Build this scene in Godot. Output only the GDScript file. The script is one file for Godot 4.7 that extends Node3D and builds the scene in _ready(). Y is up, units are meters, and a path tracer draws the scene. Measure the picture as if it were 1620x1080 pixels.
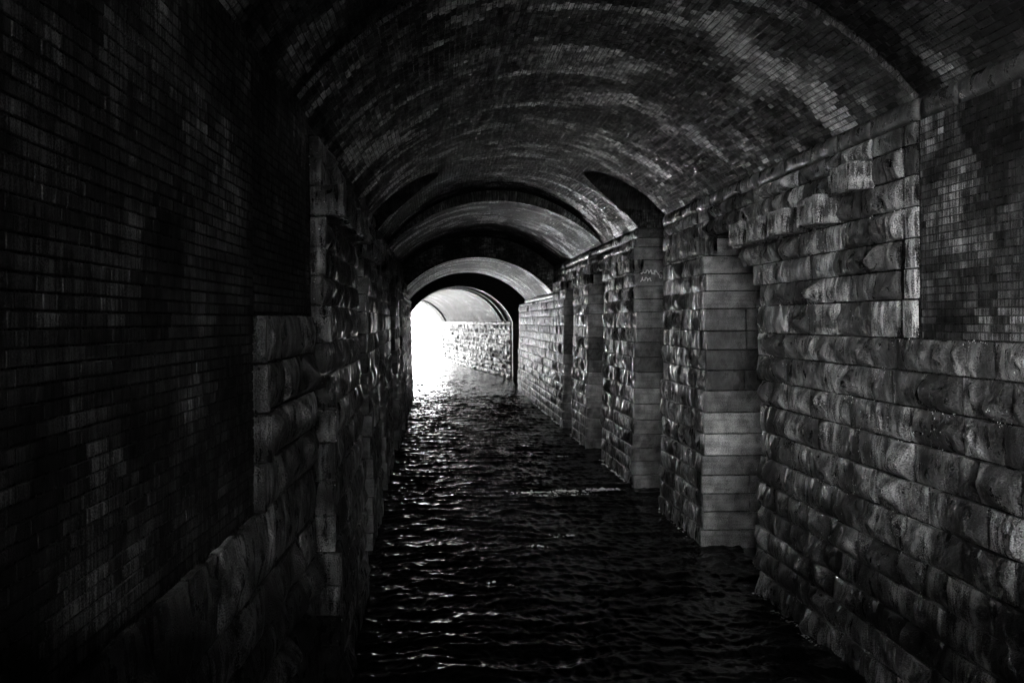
extends Node3D
# A river running through a chain of dark railway arches, seen from a walkway above the water.
# x to the right, y up (water at 0), the camera looks down -z; "d" below is the distance forward (-z).

const EYE := 4.7
const XL := -1.65        # springing of the vaults on the left
const XR := 5.65         # and on the right
const SPRING := EYE + 2.56
const SHIFT_X := 0.0937
const SHIFT_Y := -0.0254

var cam: Camera3D
var rng := RandomNumberGenerator.new()
var nz_flute := FastNoiseLite.new()
var nz_rough := FastNoiseLite.new()
var nz_facet := FastNoiseLite.new()
var nz_stain := FastNoiseLite.new()
var nz_patch := FastNoiseLite.new()
var M := {}
var brick_meshes := {}

# ---------------------------------------------------------------- mesh collector
class MB:
	var v := PackedVector3Array()
	var n := PackedVector3Array()
	var c := PackedColorArray()
	var ix := PackedInt32Array()

	func quad(a: Vector3, b: Vector3, cc: Vector3, d: Vector3, nn: Vector3, col: Color) -> void:
		var k := v.size()
		v.append(a); v.append(b); v.append(cc); v.append(d)
		for i in 4:
			n.append(nn); c.append(col)
		if (b - a).cross(cc - a).dot(nn) > 0.0:      # Godot's front faces run clockwise
			ix.append_array(PackedInt32Array([k, k + 2, k + 1, k, k + 3, k + 2]))
		else:
			ix.append_array(PackedInt32Array([k, k + 1, k + 2, k, k + 2, k + 3]))

	func box(lo: Vector3, hi: Vector3, col: Color) -> void:
		var p := [Vector3(lo.x, lo.y, lo.z), Vector3(hi.x, lo.y, lo.z), Vector3(hi.x, hi.y, lo.z), Vector3(lo.x, hi.y, lo.z),
			Vector3(lo.x, lo.y, hi.z), Vector3(hi.x, lo.y, hi.z), Vector3(hi.x, hi.y, hi.z), Vector3(lo.x, hi.y, hi.z)]
		quad(p[0], p[1], p[2], p[3], Vector3(0, 0, -1), col)
		quad(p[4], p[5], p[6], p[7], Vector3(0, 0, 1), col)
		quad(p[0], p[3], p[7], p[4], Vector3(-1, 0, 0), col)
		quad(p[1], p[2], p[6], p[5], Vector3(1, 0, 0), col)
		quad(p[0], p[1], p[5], p[4], Vector3(0, -1, 0), col)
		quad(p[3], p[2], p[6], p[7], Vector3(0, 1, 0), col)

	# rows of points; outward = the side that is seen
	func sheet(rows: Array, cols: Array, outward: Vector3) -> void:
		var k := v.size()
		var nr := rows.size()
		var nc: int = rows[0].size()
		var nn: Array = []
		var flip := 0.0
		for j in nr:
			for i in nc:
				var r: PackedVector3Array = rows[j]
				var a := r[mini(i + 1, nc - 1)] - r[maxi(i - 1, 0)]
				var up: PackedVector3Array = rows[mini(j + 1, nr - 1)]
				var dn: PackedVector3Array = rows[maxi(j - 1, 0)]
				var x := a.cross(up[i] - dn[i]).normalized()
				flip += x.dot(outward)
				nn.append(x)
		var s := 1.0 if flip >= 0.0 else -1.0
		for j in nr:
			v.append_array(rows[j])
			c.append_array(cols[j])
		for x in nn:
			n.append(x * s)
		for j in nr - 1:
			for i in nc - 1:
				var q := k + j * nc + i
				if s > 0.0:
					ix.append_array(PackedInt32Array([q, q + nc + 1, q + 1, q, q + nc, q + nc + 1]))
				else:
					ix.append_array(PackedInt32Array([q, q + 1, q + nc + 1, q, q + nc + 1, q + nc]))

	func mesh() -> ArrayMesh:
		var arr := []
		arr.resize(Mesh.ARRAY_MAX)
		arr[Mesh.ARRAY_VERTEX] = v
		arr[Mesh.ARRAY_NORMAL] = n
		arr[Mesh.ARRAY_COLOR] = c
		arr[Mesh.ARRAY_INDEX] = ix
		var m := ArrayMesh.new()
		m.add_surface_from_arrays(Mesh.PRIMITIVE_TRIANGLES, arr)
		return m

func grey(t: float) -> Color:
	return Color(t, t, t)

func thing(called: String, label: String, category: String, at: Vector3, group := "") -> Node3D:
	var o := Node3D.new()
	o.name = called
	o.position = at
	add_child(o, true)
	o.set_meta("label", label)
	o.set_meta("category", category)
	o.set_meta("kind", "thing")
	if group != "":
		o.set_meta("group", group)
	return o

func put(called: String, m: Mesh, mat: Material, parent: Node3D, tr := Transform3D()) -> MeshInstance3D:
	var o := MeshInstance3D.new()
	o.name = called
	o.mesh = m
	o.material_override = mat
	if parent != self:
		tr.origin -= parent.position
	o.transform = tr
	parent.add_child(o, true)
	return o

func structure(called: String, m: Mesh, mat: Material) -> MeshInstance3D:
	var o := put(called, m, mat, self)
	o.set_meta("kind", "structure")
	return o

# ---------------------------------------------------------------- textures
func noise_bytes(size: int, sx: int, sy: int, freq: float, octaves: int, sd: int, ridged := false) -> PackedByteArray:
	var f := FastNoiseLite.new()
	f.seed = sd
	f.noise_type = FastNoiseLite.TYPE_SIMPLEX_SMOOTH
	f.frequency = freq
	f.fractal_octaves = octaves
	f.fractal_type = FastNoiseLite.FRACTAL_RIDGED if ridged else FastNoiseLite.FRACTAL_FBM
	var im := f.get_seamless_image(sx, sy, false, false, 0.15, true)
	im.convert(Image.FORMAT_L8)
	if sx != size or sy != size:
		im.resize(size, size, Image.INTERPOLATE_CUBIC)
	return im.get_data()

func tex(size: int, layers: Array, lo: float, hi: float, contrast: float) -> ImageTexture:
	return ImageTexture.create_from_image(Image.create_from_data(size, size, false, Image.FORMAT_L8, tex_bytes(size, layers, lo, hi, contrast)))

# clustered white specks painted on the stone for wet sparkle
func specks(b: PackedByteArray, size: int, count: int) -> ImageTexture:
	var r := RandomNumberGenerator.new()
	r.seed = 99
	var cx := 0.0
	var cy := 0.0
	for k in count:
		if k % 14 == 0:
			cx = r.randf() * size
			cy = r.randf() * size
		var x := int(cx + r.randfn(0.0, 60.0))
		var y := int(cy + r.randfn(0.0, 45.0))
		var rad := r.randf_range(1.2, 3.4)
		for j in range(-4, 5):
			for i in range(-4, 5):
				if i * i + j * j <= rad * rad:
					b[posmod(y + j, size) * size + posmod(x + i, size)] = 255
	return ImageTexture.create_from_image(Image.create_from_data(size, size, false, Image.FORMAT_L8, b))

func tex_bytes(size: int, layers: Array, lo: float, hi: float, contrast: float) -> PackedByteArray:
	var acc := PackedFloat32Array()
	acc.resize(size * size)
	var wsum := 0.0
	for l in layers:
		var b: PackedByteArray = l[0]
		var w: float = l[1]
		wsum += w
		for i in b.size():
			acc[i] += w * float(b[i])
	var outb := PackedByteArray()
	outb.resize(size * size)
	for i in acc.size():
		var t := acc[i] / (255.0 * wsum)
		t = clampf(0.5 + (t - 0.5) * contrast, 0.0, 1.0)
		t = t * t * (3.0 - 2.0 * t)
		outb[i] = int(255.0 * lerpf(lo, hi, t))
	return outb

func stone_material(alb: Texture2D, rough: Texture2D, height: Texture2D, sc: Vector3, relief: float, r: float, spec: float) -> StandardMaterial3D:
	var m := StandardMaterial3D.new()
	m.vertex_color_use_as_albedo = true
	m.albedo_texture = alb
	m.roughness = r
	m.roughness_texture = rough
	m.roughness_texture_channel = BaseMaterial3D.TEXTURE_CHANNEL_RED
	m.metallic_specular = spec
	m.heightmap_enabled = true
	m.heightmap_texture = height
	m.heightmap_scale = relief
	m.uv1_triplanar = true
	m.uv1_world_triplanar = true
	m.uv1_scale = sc
	return m

func make_materials() -> void:
	var size := 1024
	var streak := noise_bytes(size, 1024, 128, 0.02, 4, 11)
	var streak2 := noise_bytes(size, 1024, 64, 0.05, 3, 12)
	var blotch := noise_bytes(size, 512, 512, 0.012, 5, 13)
	var grain := noise_bytes(size, 1024, 1024, 0.11, 3, 14)
	var fine := noise_bytes(size, 1024, 1024, 0.3, 2, 15)
	var bedding := noise_bytes(size, 64, 1024, 0.03, 4, 16)
	var crack := noise_bytes(size, 1024, 256, 0.012, 3, 17, true)
	var wet := noise_bytes(size, 512, 256, 0.02, 4, 18)
	var t_rock := specks(tex_bytes(size, [[streak, 0.28], [streak2, 0.14], [blotch, 0.28], [grain, 0.30]], 0.09, 0.92, 4.8), size, 420)
	var t_rock_h := tex(size, [[streak, 0.2], [crack, 0.22], [grain, 0.36], [fine, 0.22]], 0.0, 1.0, 1.9)
	var t_ash := tex(size, [[bedding, 0.1], [blotch, 0.27], [grain, 0.40], [fine, 0.23]], 0.5, 1.0, 3.2)
	var t_ash_h := tex(size, [[bedding, 0.03], [blotch, 0.25], [grain, 0.4], [fine, 0.32]], 0.0, 1.0, 1.6)
	var t_brick := tex(size, [[blotch, 0.25], [grain, 0.3], [fine, 0.15], [streak2, 0.3]], 0.24, 1.0, 3.8)
	var t_brick_h := tex(size, [[grain, 0.5], [fine, 0.5]], 0.0, 1.0, 1.6)
	var t_wet := tex(size, [[wet, 0.5], [streak, 0.35], [grain, 0.15]], 0.14, 1.0, 3.6)
	var t_dry := tex(size, [[wet, 0.5], [blotch, 0.3], [grain, 0.2]], 0.55, 1.0, 2.4)
	M.rock = stone_material(t_rock, t_wet, t_rock_h, Vector3(0.42, 0.37, 0.42), 3.6, 0.9, 0.55)
	M.ashlar = stone_material(t_ash, t_wet, t_ash_h, Vector3(0.37, 0.42, 0.37), 0.7, 1.0, 0.45)
	M.brick = stone_material(t_brick, t_dry, t_brick_h, Vector3(0.61, 0.53, 0.61), 0.35, 1.0, 0.3)
	M.brick_wet = stone_material(t_brick, t_wet, t_brick_h, Vector3(0.61, 0.53, 0.61), 0.3, 0.75, 0.5)
	M.mortar = stone_material(t_brick, t_wet, t_brick_h, Vector3(1.1, 1.3, 1.1), 0.5, 1.0, 0.3)
	M.far = stone_material(t_rock, t_wet, t_rock_h, Vector3(0.3, 0.3, 0.3), 3.0, 1.0, 0.4)
	# the water: dark peaty body under a smooth skin
	var w := StandardMaterial3D.new()
	w.albedo_color = Color.from_rgba8(20, 20, 20)
	w.roughness = 0.05
	w.metallic_specular = 0.48
	var rip := FastNoiseLite.new()
	rip.seed = 31
	rip.frequency = 0.035
	rip.fractal_octaves = 3
	var rim := rip.get_seamless_image(512, 512, false, false, 0.15, true)
	rim.convert(Image.FORMAT_RGBA8)
	rim.bump_map_to_normal_map(3.0)
	w.normal_enabled = true
	w.normal_scale = 0.55
	w.normal_texture = ImageTexture.create_from_image(rim)
	w.uv1_triplanar = true
	w.uv1_world_triplanar = true
	w.uv1_scale = Vector3(0.9, 0.9, 1.5)
	M.water = w
	var f := StandardMaterial3D.new()
	f.albedo_color = Color(0.9, 0.9, 0.9)
	f.roughness = 0.5
	M.foam = f
	var p := StandardMaterial3D.new()
	p.vertex_color_use_as_albedo = true
	p.roughness = 0.9
	M.plain = p

# ---------------------------------------------------------------- stone blocks
# one stone of width w along U and height h along V, its joint plane through O (its lower corner); local to its middle
func stone_shape(mb: MB, O: Vector3, U: Vector3, V: Vector3, N: Vector3, w: float, h: float, nx: int, ny: int, prot: float, rough: float, tone: float, org: Vector3, stain := 0.6) -> void:
	var rows := []
	var cols := []
	var tilt_u := rng.randf_range(-0.35, 0.35) * prot
	var tilt_v := rng.randf_range(-0.3, 0.5) * prot
	var own := rng.randf_range(-40.0, 40.0)
	var rock_like := clampf((rough - 0.01) / 0.03, 0.0, 1.0)
	var sag := minf(0.11, w * 0.3)
	var planes := []          # the faces that the hammer left: u, v, height there, slopes
	for k in 3 + int(w * 5.0):
		planes.append([rng.randf() * w, rng.randf() * h, prot * rng.randf_range(0.9, 1.5), rng.randfn(0.0, 0.30), rng.randfn(0.0, 0.34)])
	for j in ny + 1:
		var tv := 0.5 - 0.5 * cos(PI * j / float(ny))
		var r := PackedVector3Array()
		var cr := PackedColorArray()
		for i in nx + 1:
			var tu := 0.5 - 0.5 * cos(PI * i / float(nx))
			var u := tu * w
			var v := tv * h
			var e := (1.0 - exp(-minf(u, w - u) / (sag * 0.36))) * (1.0 - exp(-minf(v, h - v) / (h * 0.21)))
			var p := O + U * u + V * v
			var along := p.dot(U)
			var fl := nz_flute.get_noise_3d(along * 5.0 + own, p.y * 1.1, own * 3.0)
			var ro := nz_rough.get_noise_3d(p.x + own, p.y, p.z)
			var facet := nz_facet.get_noise_3d(along * 3.2 + own, p.y * 2.6, own)
			var groove := 1.0 - absf(nz_flute.get_noise_3d(along * 3.4 - own, p.y * 0.8 + 0.35 * sin(p.y * 3.0), own * 1.7)) * 3.5
			var cut := prot * 1.5
			for q in planes:
				cut = minf(cut, q[2] + (u - q[0]) * q[3] * rock_like + (v - q[1]) * q[4] * rock_like)
			var d := e * (maxf(cut, prot * 0.45) + tilt_u * (tu - 0.5) * 2.0 - tilt_v * (tv - 0.5) * 2.0 + rough * (0.9 * fl + 1.0 * ro + 0.6 * facet - 0.6 * maxf(groove, 0.0)))
			d = maxf(d, maxf(0.012, prot * 0.32) * e)
			if i == 0 or i == nx or j == 0 or j == ny:
				p += (U * (0.5 - tu) + V * (0.5 - tv)) * rough * 0.5 * (0.4 + ro)
				d = 0.0
			r.append(p + N * d - org)
			if dots != null and i % 2 == 1 and nz_patch.get_noise_3d(p.x * 2.2, p.y * 2.2, p.z * 2.2) > 0.16 and rng.randf() < 0.16:
				dot(p + N * (d + 0.002) + U * rng.randf_range(-0.02, 0.02) + V * rng.randf_range(-0.02, 0.02), N)
			var st := nz_stain.get_noise_3d(along * 1.6, p.y * 0.7, p.dot(N) * 1.6) * 1.3 + 0.5 * nz_stain.get_noise_3d(along * 6.0 + own, p.y * 2.0, own)
			cr.append(grey(clampf(tone * exp(stain * st), 0.008, 0.85)))
		rows.append(r)
		cols.append(cr)
	# skirts that carry the edges back into the wall
	var back := -N * 0.07
	for j in rows.size():
		var r: PackedVector3Array = rows[j]
		r.insert(0, r[0] + back)
		r.append(r[r.size() - 1] + back)
		rows[j] = r
		var cr: PackedColorArray = cols[j]
		cr.insert(0, cr[0])
		cr.append(cr[cr.size() - 1])
		cols[j] = cr
	var top: PackedVector3Array = rows[rows.size() - 1].duplicate()
	var bot: PackedVector3Array = rows[0].duplicate()
	for i in top.size():
		top[i] += back
		bot[i] += back
	rows.insert(0, bot)
	rows.append(top)
	cols.insert(0, cols[0])
	cols.append(cols[cols.size() - 1])
	mb.sheet(rows, cols, N)

# white dots set on the stone for the sparkle of wet drops
var dots = null

func dot(p: Vector3, n: Vector3) -> void:
	var q := rng.randf_range(0.004, 0.0095)
	var x := n.cross(Vector3.UP).normalized() * q
	var y := Vector3.UP * q * rng.randf_range(0.8, 1.6)
	var top := p + n * q * 0.7
	var c := [p + x, p + y, p - x, p - y]
	for k in 4:
		var e: Vector3 = c[k]
		var g: Vector3 = c[(k + 1) % 4]
		dots.quad(top, e, g, g, ((e + g) * 0.5 - p + n * q).normalized(), Color.WHITE)

func put_dots(parent: Node3D) -> void:
	for i in dots.v.size():
		dots.v[i] -= parent.position
	if dots.v.size():
		put("sparkle_dots", dots.mesh(), M.foam, parent, Transform3D(Basis(), parent.position)).set_meta("kind", "stuff")
	dots = null

func stone(parent: Node3D, called: String, mat: Material, O: Vector3, U: Vector3, N: Vector3, w: float, h: float, nx: int, ny: int, prot: float, rough: float, tone: float, stain := 0.6) -> void:
	var mb := MB.new()
	var mid := O + U * w * 0.5 + Vector3.UP * h * 0.5
	stone_shape(mb, O, U, Vector3.UP, N, w, h, nx, ny, prot, rough, tone, mid, stain)
	put(called, mb.mesh(), mat, parent, Transform3D(Basis(), mid))

# a wall of coursed stones: joints from top to bottom, u from u0 to u1 along U from origin O (O at y 0)
func courses(parent: Node3D, O: Vector3, U: Vector3, N: Vector3, u0: float, u1: float, joints: Array, spec: Dictionary) -> void:
	var gap := 0.016
	var bulk: MB = spec.get("bulk")
	for k in joints.size() - 1:
		var hi: float = joints[k]
		var lo: float = joints[k + 1]
		var a := u0
		var b := u1
		if spec.has("ends"):
			var e: Array = spec.ends.call(hi, lo, u0, u1)
			a = e[0]
			b = e[1]
		if b - a < 0.1:
			continue
		b += rng.randf_range(-1.0, 0.6) * spec.get("jag", 0.0)
		var u := a
		var bat: float = spec.get("batter", 0.0) * (joints[0] - (hi + lo) * 0.5)
		while u < b - 0.02:
			var w: float = rng.randf_range(spec.wmin, spec.wmax)
			if b - u < w + spec.wmin * 0.7:
				w = b - u if b - u < spec.wmax * 1.25 else (b - u) * 0.5
			var d0 := u + w * 0.5
			var at := O + U * u
			var nx: int = spec.nx
			var ny: int = spec.ny
			var tone: float = spec.tone * exp(rng.randfn(0.0, spec.get("spread", 0.35)))
			if spec.has("tones"):
				tone = spec.tones[mini(k, spec.tones.size() - 1)] * exp(rng.randfn(0.0, 0.08))
			var prot: float = spec.prot * rng.randf_range(0.6, 1.35)
			var o2 := Vector3(at.x, lo + gap * 0.5, at.z) + U * gap * 0.5 + N * (bat + rng.randf_range(-0.025, 0.02) * clampf(spec.rough / 0.05, 0.1, 1.0))
			if bulk != null:
				stone_shape(bulk, o2, U, Vector3.UP, N, w - gap, hi - lo - gap, nx, ny, prot, spec.rough, tone, parent.position, spec.get("stain", 0.6))
			else:
				stone(parent, "stone_block", spec.mat, o2, U, N, w - gap, hi - lo - gap, nx, ny, prot, spec.rough, tone, spec.get("stain", 0.6))
			u += w
	if bulk != null:
		pass

func core(parent: Node3D, lo: Vector3, hi: Vector3, tone := 0.02) -> void:
	var mb := MB.new()
	mb.box(Vector3(minf(lo.x, hi.x), lo.y, minf(lo.z, hi.z)) - parent.position, Vector3(maxf(lo.x, hi.x), hi.y, maxf(lo.z, hi.z)) - parent.position, grey(tone))
	put("mortar_bed", mb.mesh(), M.mortar, parent, Transform3D(Basis(), parent.position))

# ---------------------------------------------------------------- bricks
const TONES := 14

func tone_of(level: int) -> float:
	return 0.012 * pow(0.75 / 0.012, level / float(TONES - 1))

func brick_mesh(level: int, bl: float, bh: float) -> ArrayMesh:
	var key := "%d_%d_%d" % [level, int(bl * 1000), int(bh * 1000)]
	if not brick_meshes.has(key):
		var mb := MB.new()
		add_brick(mb, Transform3D(), bl, bh, tone_of(level))
		brick_meshes[key] = mb.mesh()
	return brick_meshes[key]

func add_brick(mb: MB, t: Transform3D, bl: float, bh: float, tone: float) -> void:
	var x := bl * 0.5
	var y := bh * 0.5
	var b := 0.005
	var q := 0.009
	var col := grey(tone)
	var c := 0.0018
	var f := [t * Vector3(-x + c, -y + b, 0), t * Vector3(x - c, -y + b, 0), t * Vector3(x - c, y - b, 0), t * Vector3(-x + c, y - b, 0)]
	var k := [t * Vector3(-x, -y, -q), t * Vector3(x, -y, -q), t * Vector3(x, y, -q), t * Vector3(-x, y, -q)]
	var nn := t.basis.z.normalized()
	mb.quad(f[0], f[1], f[2], f[3], nn, col)
	var side := [-t.basis.y, t.basis.x, t.basis.y, -t.basis.x]
	for i in 4:
		var j := (i + 1) % 4
		mb.quad(f[i], k[i], k[j], f[j], (side[i].normalized() * 0.8 + nn * 0.6).normalized(), col)

func seen_size(p: Vector3, n: Vector3, area: float) -> float:
	var to := cam.global_transform.affine_inverse() * p if cam.is_inside_tree() else cam.transform.affine_inverse() * p
	if to.z > -0.3:
		return 0.0
	var x := to.x / -to.z - SHIFT_X
	var y := to.y / -to.z - SHIFT_Y
	if absf(x) > 0.66 or absf(y) > 0.445:
		return 0.0
	var eye := (cam.position - p)
	return area * maxf(0.0, eye.normalized().dot(n)) / eye.length_squared()

# place(u, v) gives the frame of the surface; tone(u, v) the colour of the bricks there
func brickwork(parent: Node3D, place: Callable, ulen: float, vlen: float, bond: String, tone: Callable, single := 285, hole = null, bl := 0.232, bh := 0.083, uneven := 1.0, wet_from := 9.0) -> void:
	var list := []
	var rows := int(floor(vlen / bh))
	var rh := vlen / rows
	for k in rows:
		var header := bond == "english" and k % 2 == 1
		var step := bl * 0.5 if header else bl
		var u := -(step * (0.5 if (k % 2 == 1 and not header) else (0.5 if header else 0.0)))
		while u < ulen - 0.03:
			var a := maxf(u, 0.0) + 0.0025
			var b := minf(u + step, ulen) - 0.0025
			u += step
			if b - a < 0.03:
				continue
			var uc := (a + b) * 0.5
			var vc := (k + 0.5) * rh
			if hole != null and hole.call(uc, vc):
				continue
			var t: Transform3D = place.call(uc, vc)
			var base: float = tone.call(uc, vc)
			var wet := base * exp(rng.randfn(0.0, 0.25)) > wet_from
			base *= exp(rng.randfn(0.0, 0.28))
			t.origin += t.basis.z * rng.randf_range(-0.004, 0.004) * uneven
			t.basis = t.basis * Basis(Vector3(1, 0, 0), rng.randfn(0, 0.012) * uneven) * Basis(Vector3(0, 1, 0), rng.randfn(0, 0.012) * uneven)
			list.append([-seen_size(t.origin, t.basis.z, (b - a) * rh), t, b - a, clampf(base, 0.012, 0.75), wet])
	if single > 0:
		list.sort_custom(func(p, q): return p[0] < q[0])
	var mb := MB.new()
	var mw := MB.new()
	for i in list.size():
		var e: Array = list[i]
		var t: Transform3D = e[1]
		if i < single and e[0] < 0.0:
			var full := bl - 0.005
			var level := int(round(log(e[3] / 0.012) / log(0.75 / 0.012) * (TONES - 1)))
			var unit: float = full if e[2] > bl * 0.7 else full * 0.5
			t.basis = Basis(t.basis.x * (e[2] / unit), t.basis.y, t.basis.z)
			put("brick", brick_mesh(level, unit, rh - 0.009), M.brick_wet if e[4] else M.brick, parent, t)
		else:
			t.origin -= parent.position
			add_brick(mw if e[4] else mb, t, e[2], rh - 0.009, e[3])
	if mb.v.size():
		var o := put("brickwork", mb.mesh(), M.brick, parent, Transform3D(Basis(), parent.position))
		o.set_meta("kind", "stuff")
	if mw.v.size():
		var o := put("wet_brickwork", mw.mesh(), M.brick_wet, parent, Transform3D(Basis(), parent.position))
		o.set_meta("kind", "stuff")

# ---------------------------------------------------------------- arches
# a segmental arch: cx, half span, springing height, rise
class Arch:
	var cx: float
	var hs: float
	var y0: float
	var r: float
	var cy: float
	var half: float          # half its angle
	func _init(x0: float, x1: float, spring: float, rise: float) -> void:
		cx = (x0 + x1) * 0.5
		hs = (x1 - x0) * 0.5
		y0 = spring
		r = (hs * hs + rise * rise) / (2.0 * rise)
		cy = spring + rise - r
		half = asin(clampf(hs / r, -1.0, 1.0)) if cy <= spring else PI - asin(hs / r)
	func length() -> float:
		return 2.0 * half * r
	func at(s: float, out := 0.0) -> Vector2:       # s from the left springing
		var a := -half + s / r
		return Vector2(cx + sin(a) * (r + out), cy + cos(a) * (r + out))

func vault_shell(parent: Node3D, a: Arch, d0: float, d1: float, tone: float, thick := 0.35, inset := 0.012) -> void:
	var mb := MB.new()
	var n := 40
	var rows_in := []
	var rows_out := []
	var cin := []
	for k in 2:
		var d := d0 if k == 0 else d1
		var ri := PackedVector3Array()
		var ro := PackedVector3Array()
		var c := PackedColorArray()
		for i in n + 1:
			var s := a.length() * i / n
			var p := a.at(s, inset)
			var q := a.at(s, thick)
			ri.append(Vector3(p.x, p.y, -d) - parent.position)
			ro.append(Vector3(q.x, q.y, -d) - parent.position)
			c.append(grey(tone))
		rows_in.append(ri)
		rows_out.append(ro)
		cin.append(c)
	mb.sheet(rows_in, cin, Vector3(0, -1, 0))
	mb.sheet(rows_out, cin, Vector3(0, 1, 0))
	mb.sheet([rows_in[0], rows_out[0]], cin, Vector3(0, 0, 1))
	mb.sheet([rows_in[1], rows_out[1]], cin, Vector3(0, 0, -1))
	put("mortar_bed", mb.mesh(), M.mortar, parent, Transform3D(Basis(), parent.position))

func vault_bricks(parent: Node3D, a: Arch, d0: float, d1: float, tone: Callable, single: int, wet_from := 9.0) -> void:
	var place := func(u: float, v: float) -> Transform3D:
		var p := a.at(v)
		var inw := (Vector2(a.cx, a.cy) - p).normalized()
		var z := Vector3(inw.x, inw.y, 0)
		var x := Vector3(0, 0, -1)
		return Transform3D(Basis(x, z.cross(x), z), Vector3(p.x, p.y, -(d0 + u)))
	brickwork(parent, place, d1 - d0, a.length(), "english", tone, single, null, 0.232, 0.083, 1.6, wet_from)

# a ring of bricks on edge round the face of an arch, facing the camera
func ring_bricks(parent: Node3D, a: Arch, d: float, depth: float, tone: Callable, called := "arch_ring") -> void:
	var mb := MB.new()
	var n := int(a.length() / 0.083)
	for i in n:
		var s := (i + 0.5) * a.length() / n
		var p := a.at(s, depth * 0.5)
		var out := (p - Vector2(a.cx, a.cy)).normalized()
		var x := Vector3(out.x, out.y, 0)
		var z := Vector3(0, 0, 1)
		add_brick(mb, Transform3D(Basis(x, z.cross(x), z), Vector3(p.x, p.y, -d + 0.012 + rng.randf_range(-0.003, 0.003)) - parent.position), depth - 0.01, 0.074, clampf(tone.call(s) * exp(rng.randfn(0, 0.3)), 0.012, 0.7))
	var o := put(called, mb.mesh(), M.brick, parent, Transform3D(Basis(), parent.position))
	o.set_meta("kind", "stuff")

# the flat wall above an arch at distance d; from x0 to x1 up to top, thick metres deep
func spandrel(parent: Node3D, a: Arch, d: float, x0: float, x1: float, bottom: float, top: float, thick: float, tone: float, frame := Transform3D()) -> void:
	var mb := MB.new()
	var n := 40
	for side in 2:
		var z := -d if side == 0 else -d - thick
		var nn := Vector3(0, 0, 1 if side == 0 else -1)
		for i in n:
			var p := a.at(a.length() * i / n)
			var q := a.at(a.length() * (i + 1) / n)
			mb.quad(frame * Vector3(p.x, p.y, z), frame * Vector3(q.x, q.y, z), frame * Vector3(q.x, top, z), frame * Vector3(p.x, top, z), frame.basis * nn, grey(tone))
			if side == 0:
				mb.quad(frame * Vector3(p.x, p.y, z), frame * Vector3(q.x, q.y, z), frame * Vector3(q.x, q.y, z - thick), frame * Vector3(p.x, p.y, z - thick), frame.basis * Vector3(a.cx - p.x, a.cy - p.y, 0).normalized(), grey(tone))
		for e in [[x0, a.at(0).x], [a.at(a.length()).x, x1]]:
			if e[1] - e[0] > 0.001:
				mb.quad(frame * Vector3(e[0], bottom, z), frame * Vector3(e[1], bottom, z), frame * Vector3(e[1], top, z), frame * Vector3(e[0], top, z), frame.basis * nn, grey(tone))
	for e in [a.at(0).x, a.at(a.length()).x]:
		mb.quad(frame * Vector3(e, bottom, -d), frame * Vector3(e, a.y0, -d), frame * Vector3(e, a.y0, -d - thick), frame * Vector3(e, bottom, -d - thick), frame.basis * Vector3(1 if e < a.cx else -1, 0, 0), grey(tone))
	for i in mb.v.size():
		mb.v[i] -= parent.position
	put("wall_face", mb.mesh(), M.mortar, parent, Transform3D(Basis(), parent.position))

# soot and lime: patches of noise, and lime bands [u, half width, v from, v to, strength] that follow a course of seepage
func patch_tone(base: float, gain: float, seed_off: float, along: float, across: float, bands := []) -> Callable:
	return func(u: float, v: float) -> float:
		var a := nz_patch.get_noise_3d(u * along, v * across, seed_off)
		var b := nz_patch.get_noise_3d(u * along * 3.1 + 50.0, v * across * 1.3, seed_off + 9.0)
		var c := nz_patch.get_noise_3d(u * 3.0, v * 3.0, seed_off + 30.0)
		var g := nz_patch.get_noise_3d(u * 11.0, v * 0.45 + along, seed_off + 77.0)
		var h := nz_patch.get_noise_3d(u * 1.6 + 20.0, v * 1.3, seed_off + 120.0)
		var e := gain * (a * 1.1 + h * 1.1 + b * 1.1 + c * 1.0 + g * 0.45)
		for k in bands:
			var w: float = (u + 0.25 * nz_patch.get_noise_2d(v * 1.5, k[0] * 7.0) - k[0]) / k[1]
			var t: float = smoothstep(k[2] - 0.5, k[2] + 0.2, v) * (1.0 - smoothstep(k[3] - 0.2, k[3] + 0.5, v))
			e += k[4] * t * exp(-w * w) * (0.55 + 1.3 * nz_patch.get_noise_3d(u * 4.0, v * 4.0, seed_off + 60.0))
		return base * exp(e)

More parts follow.
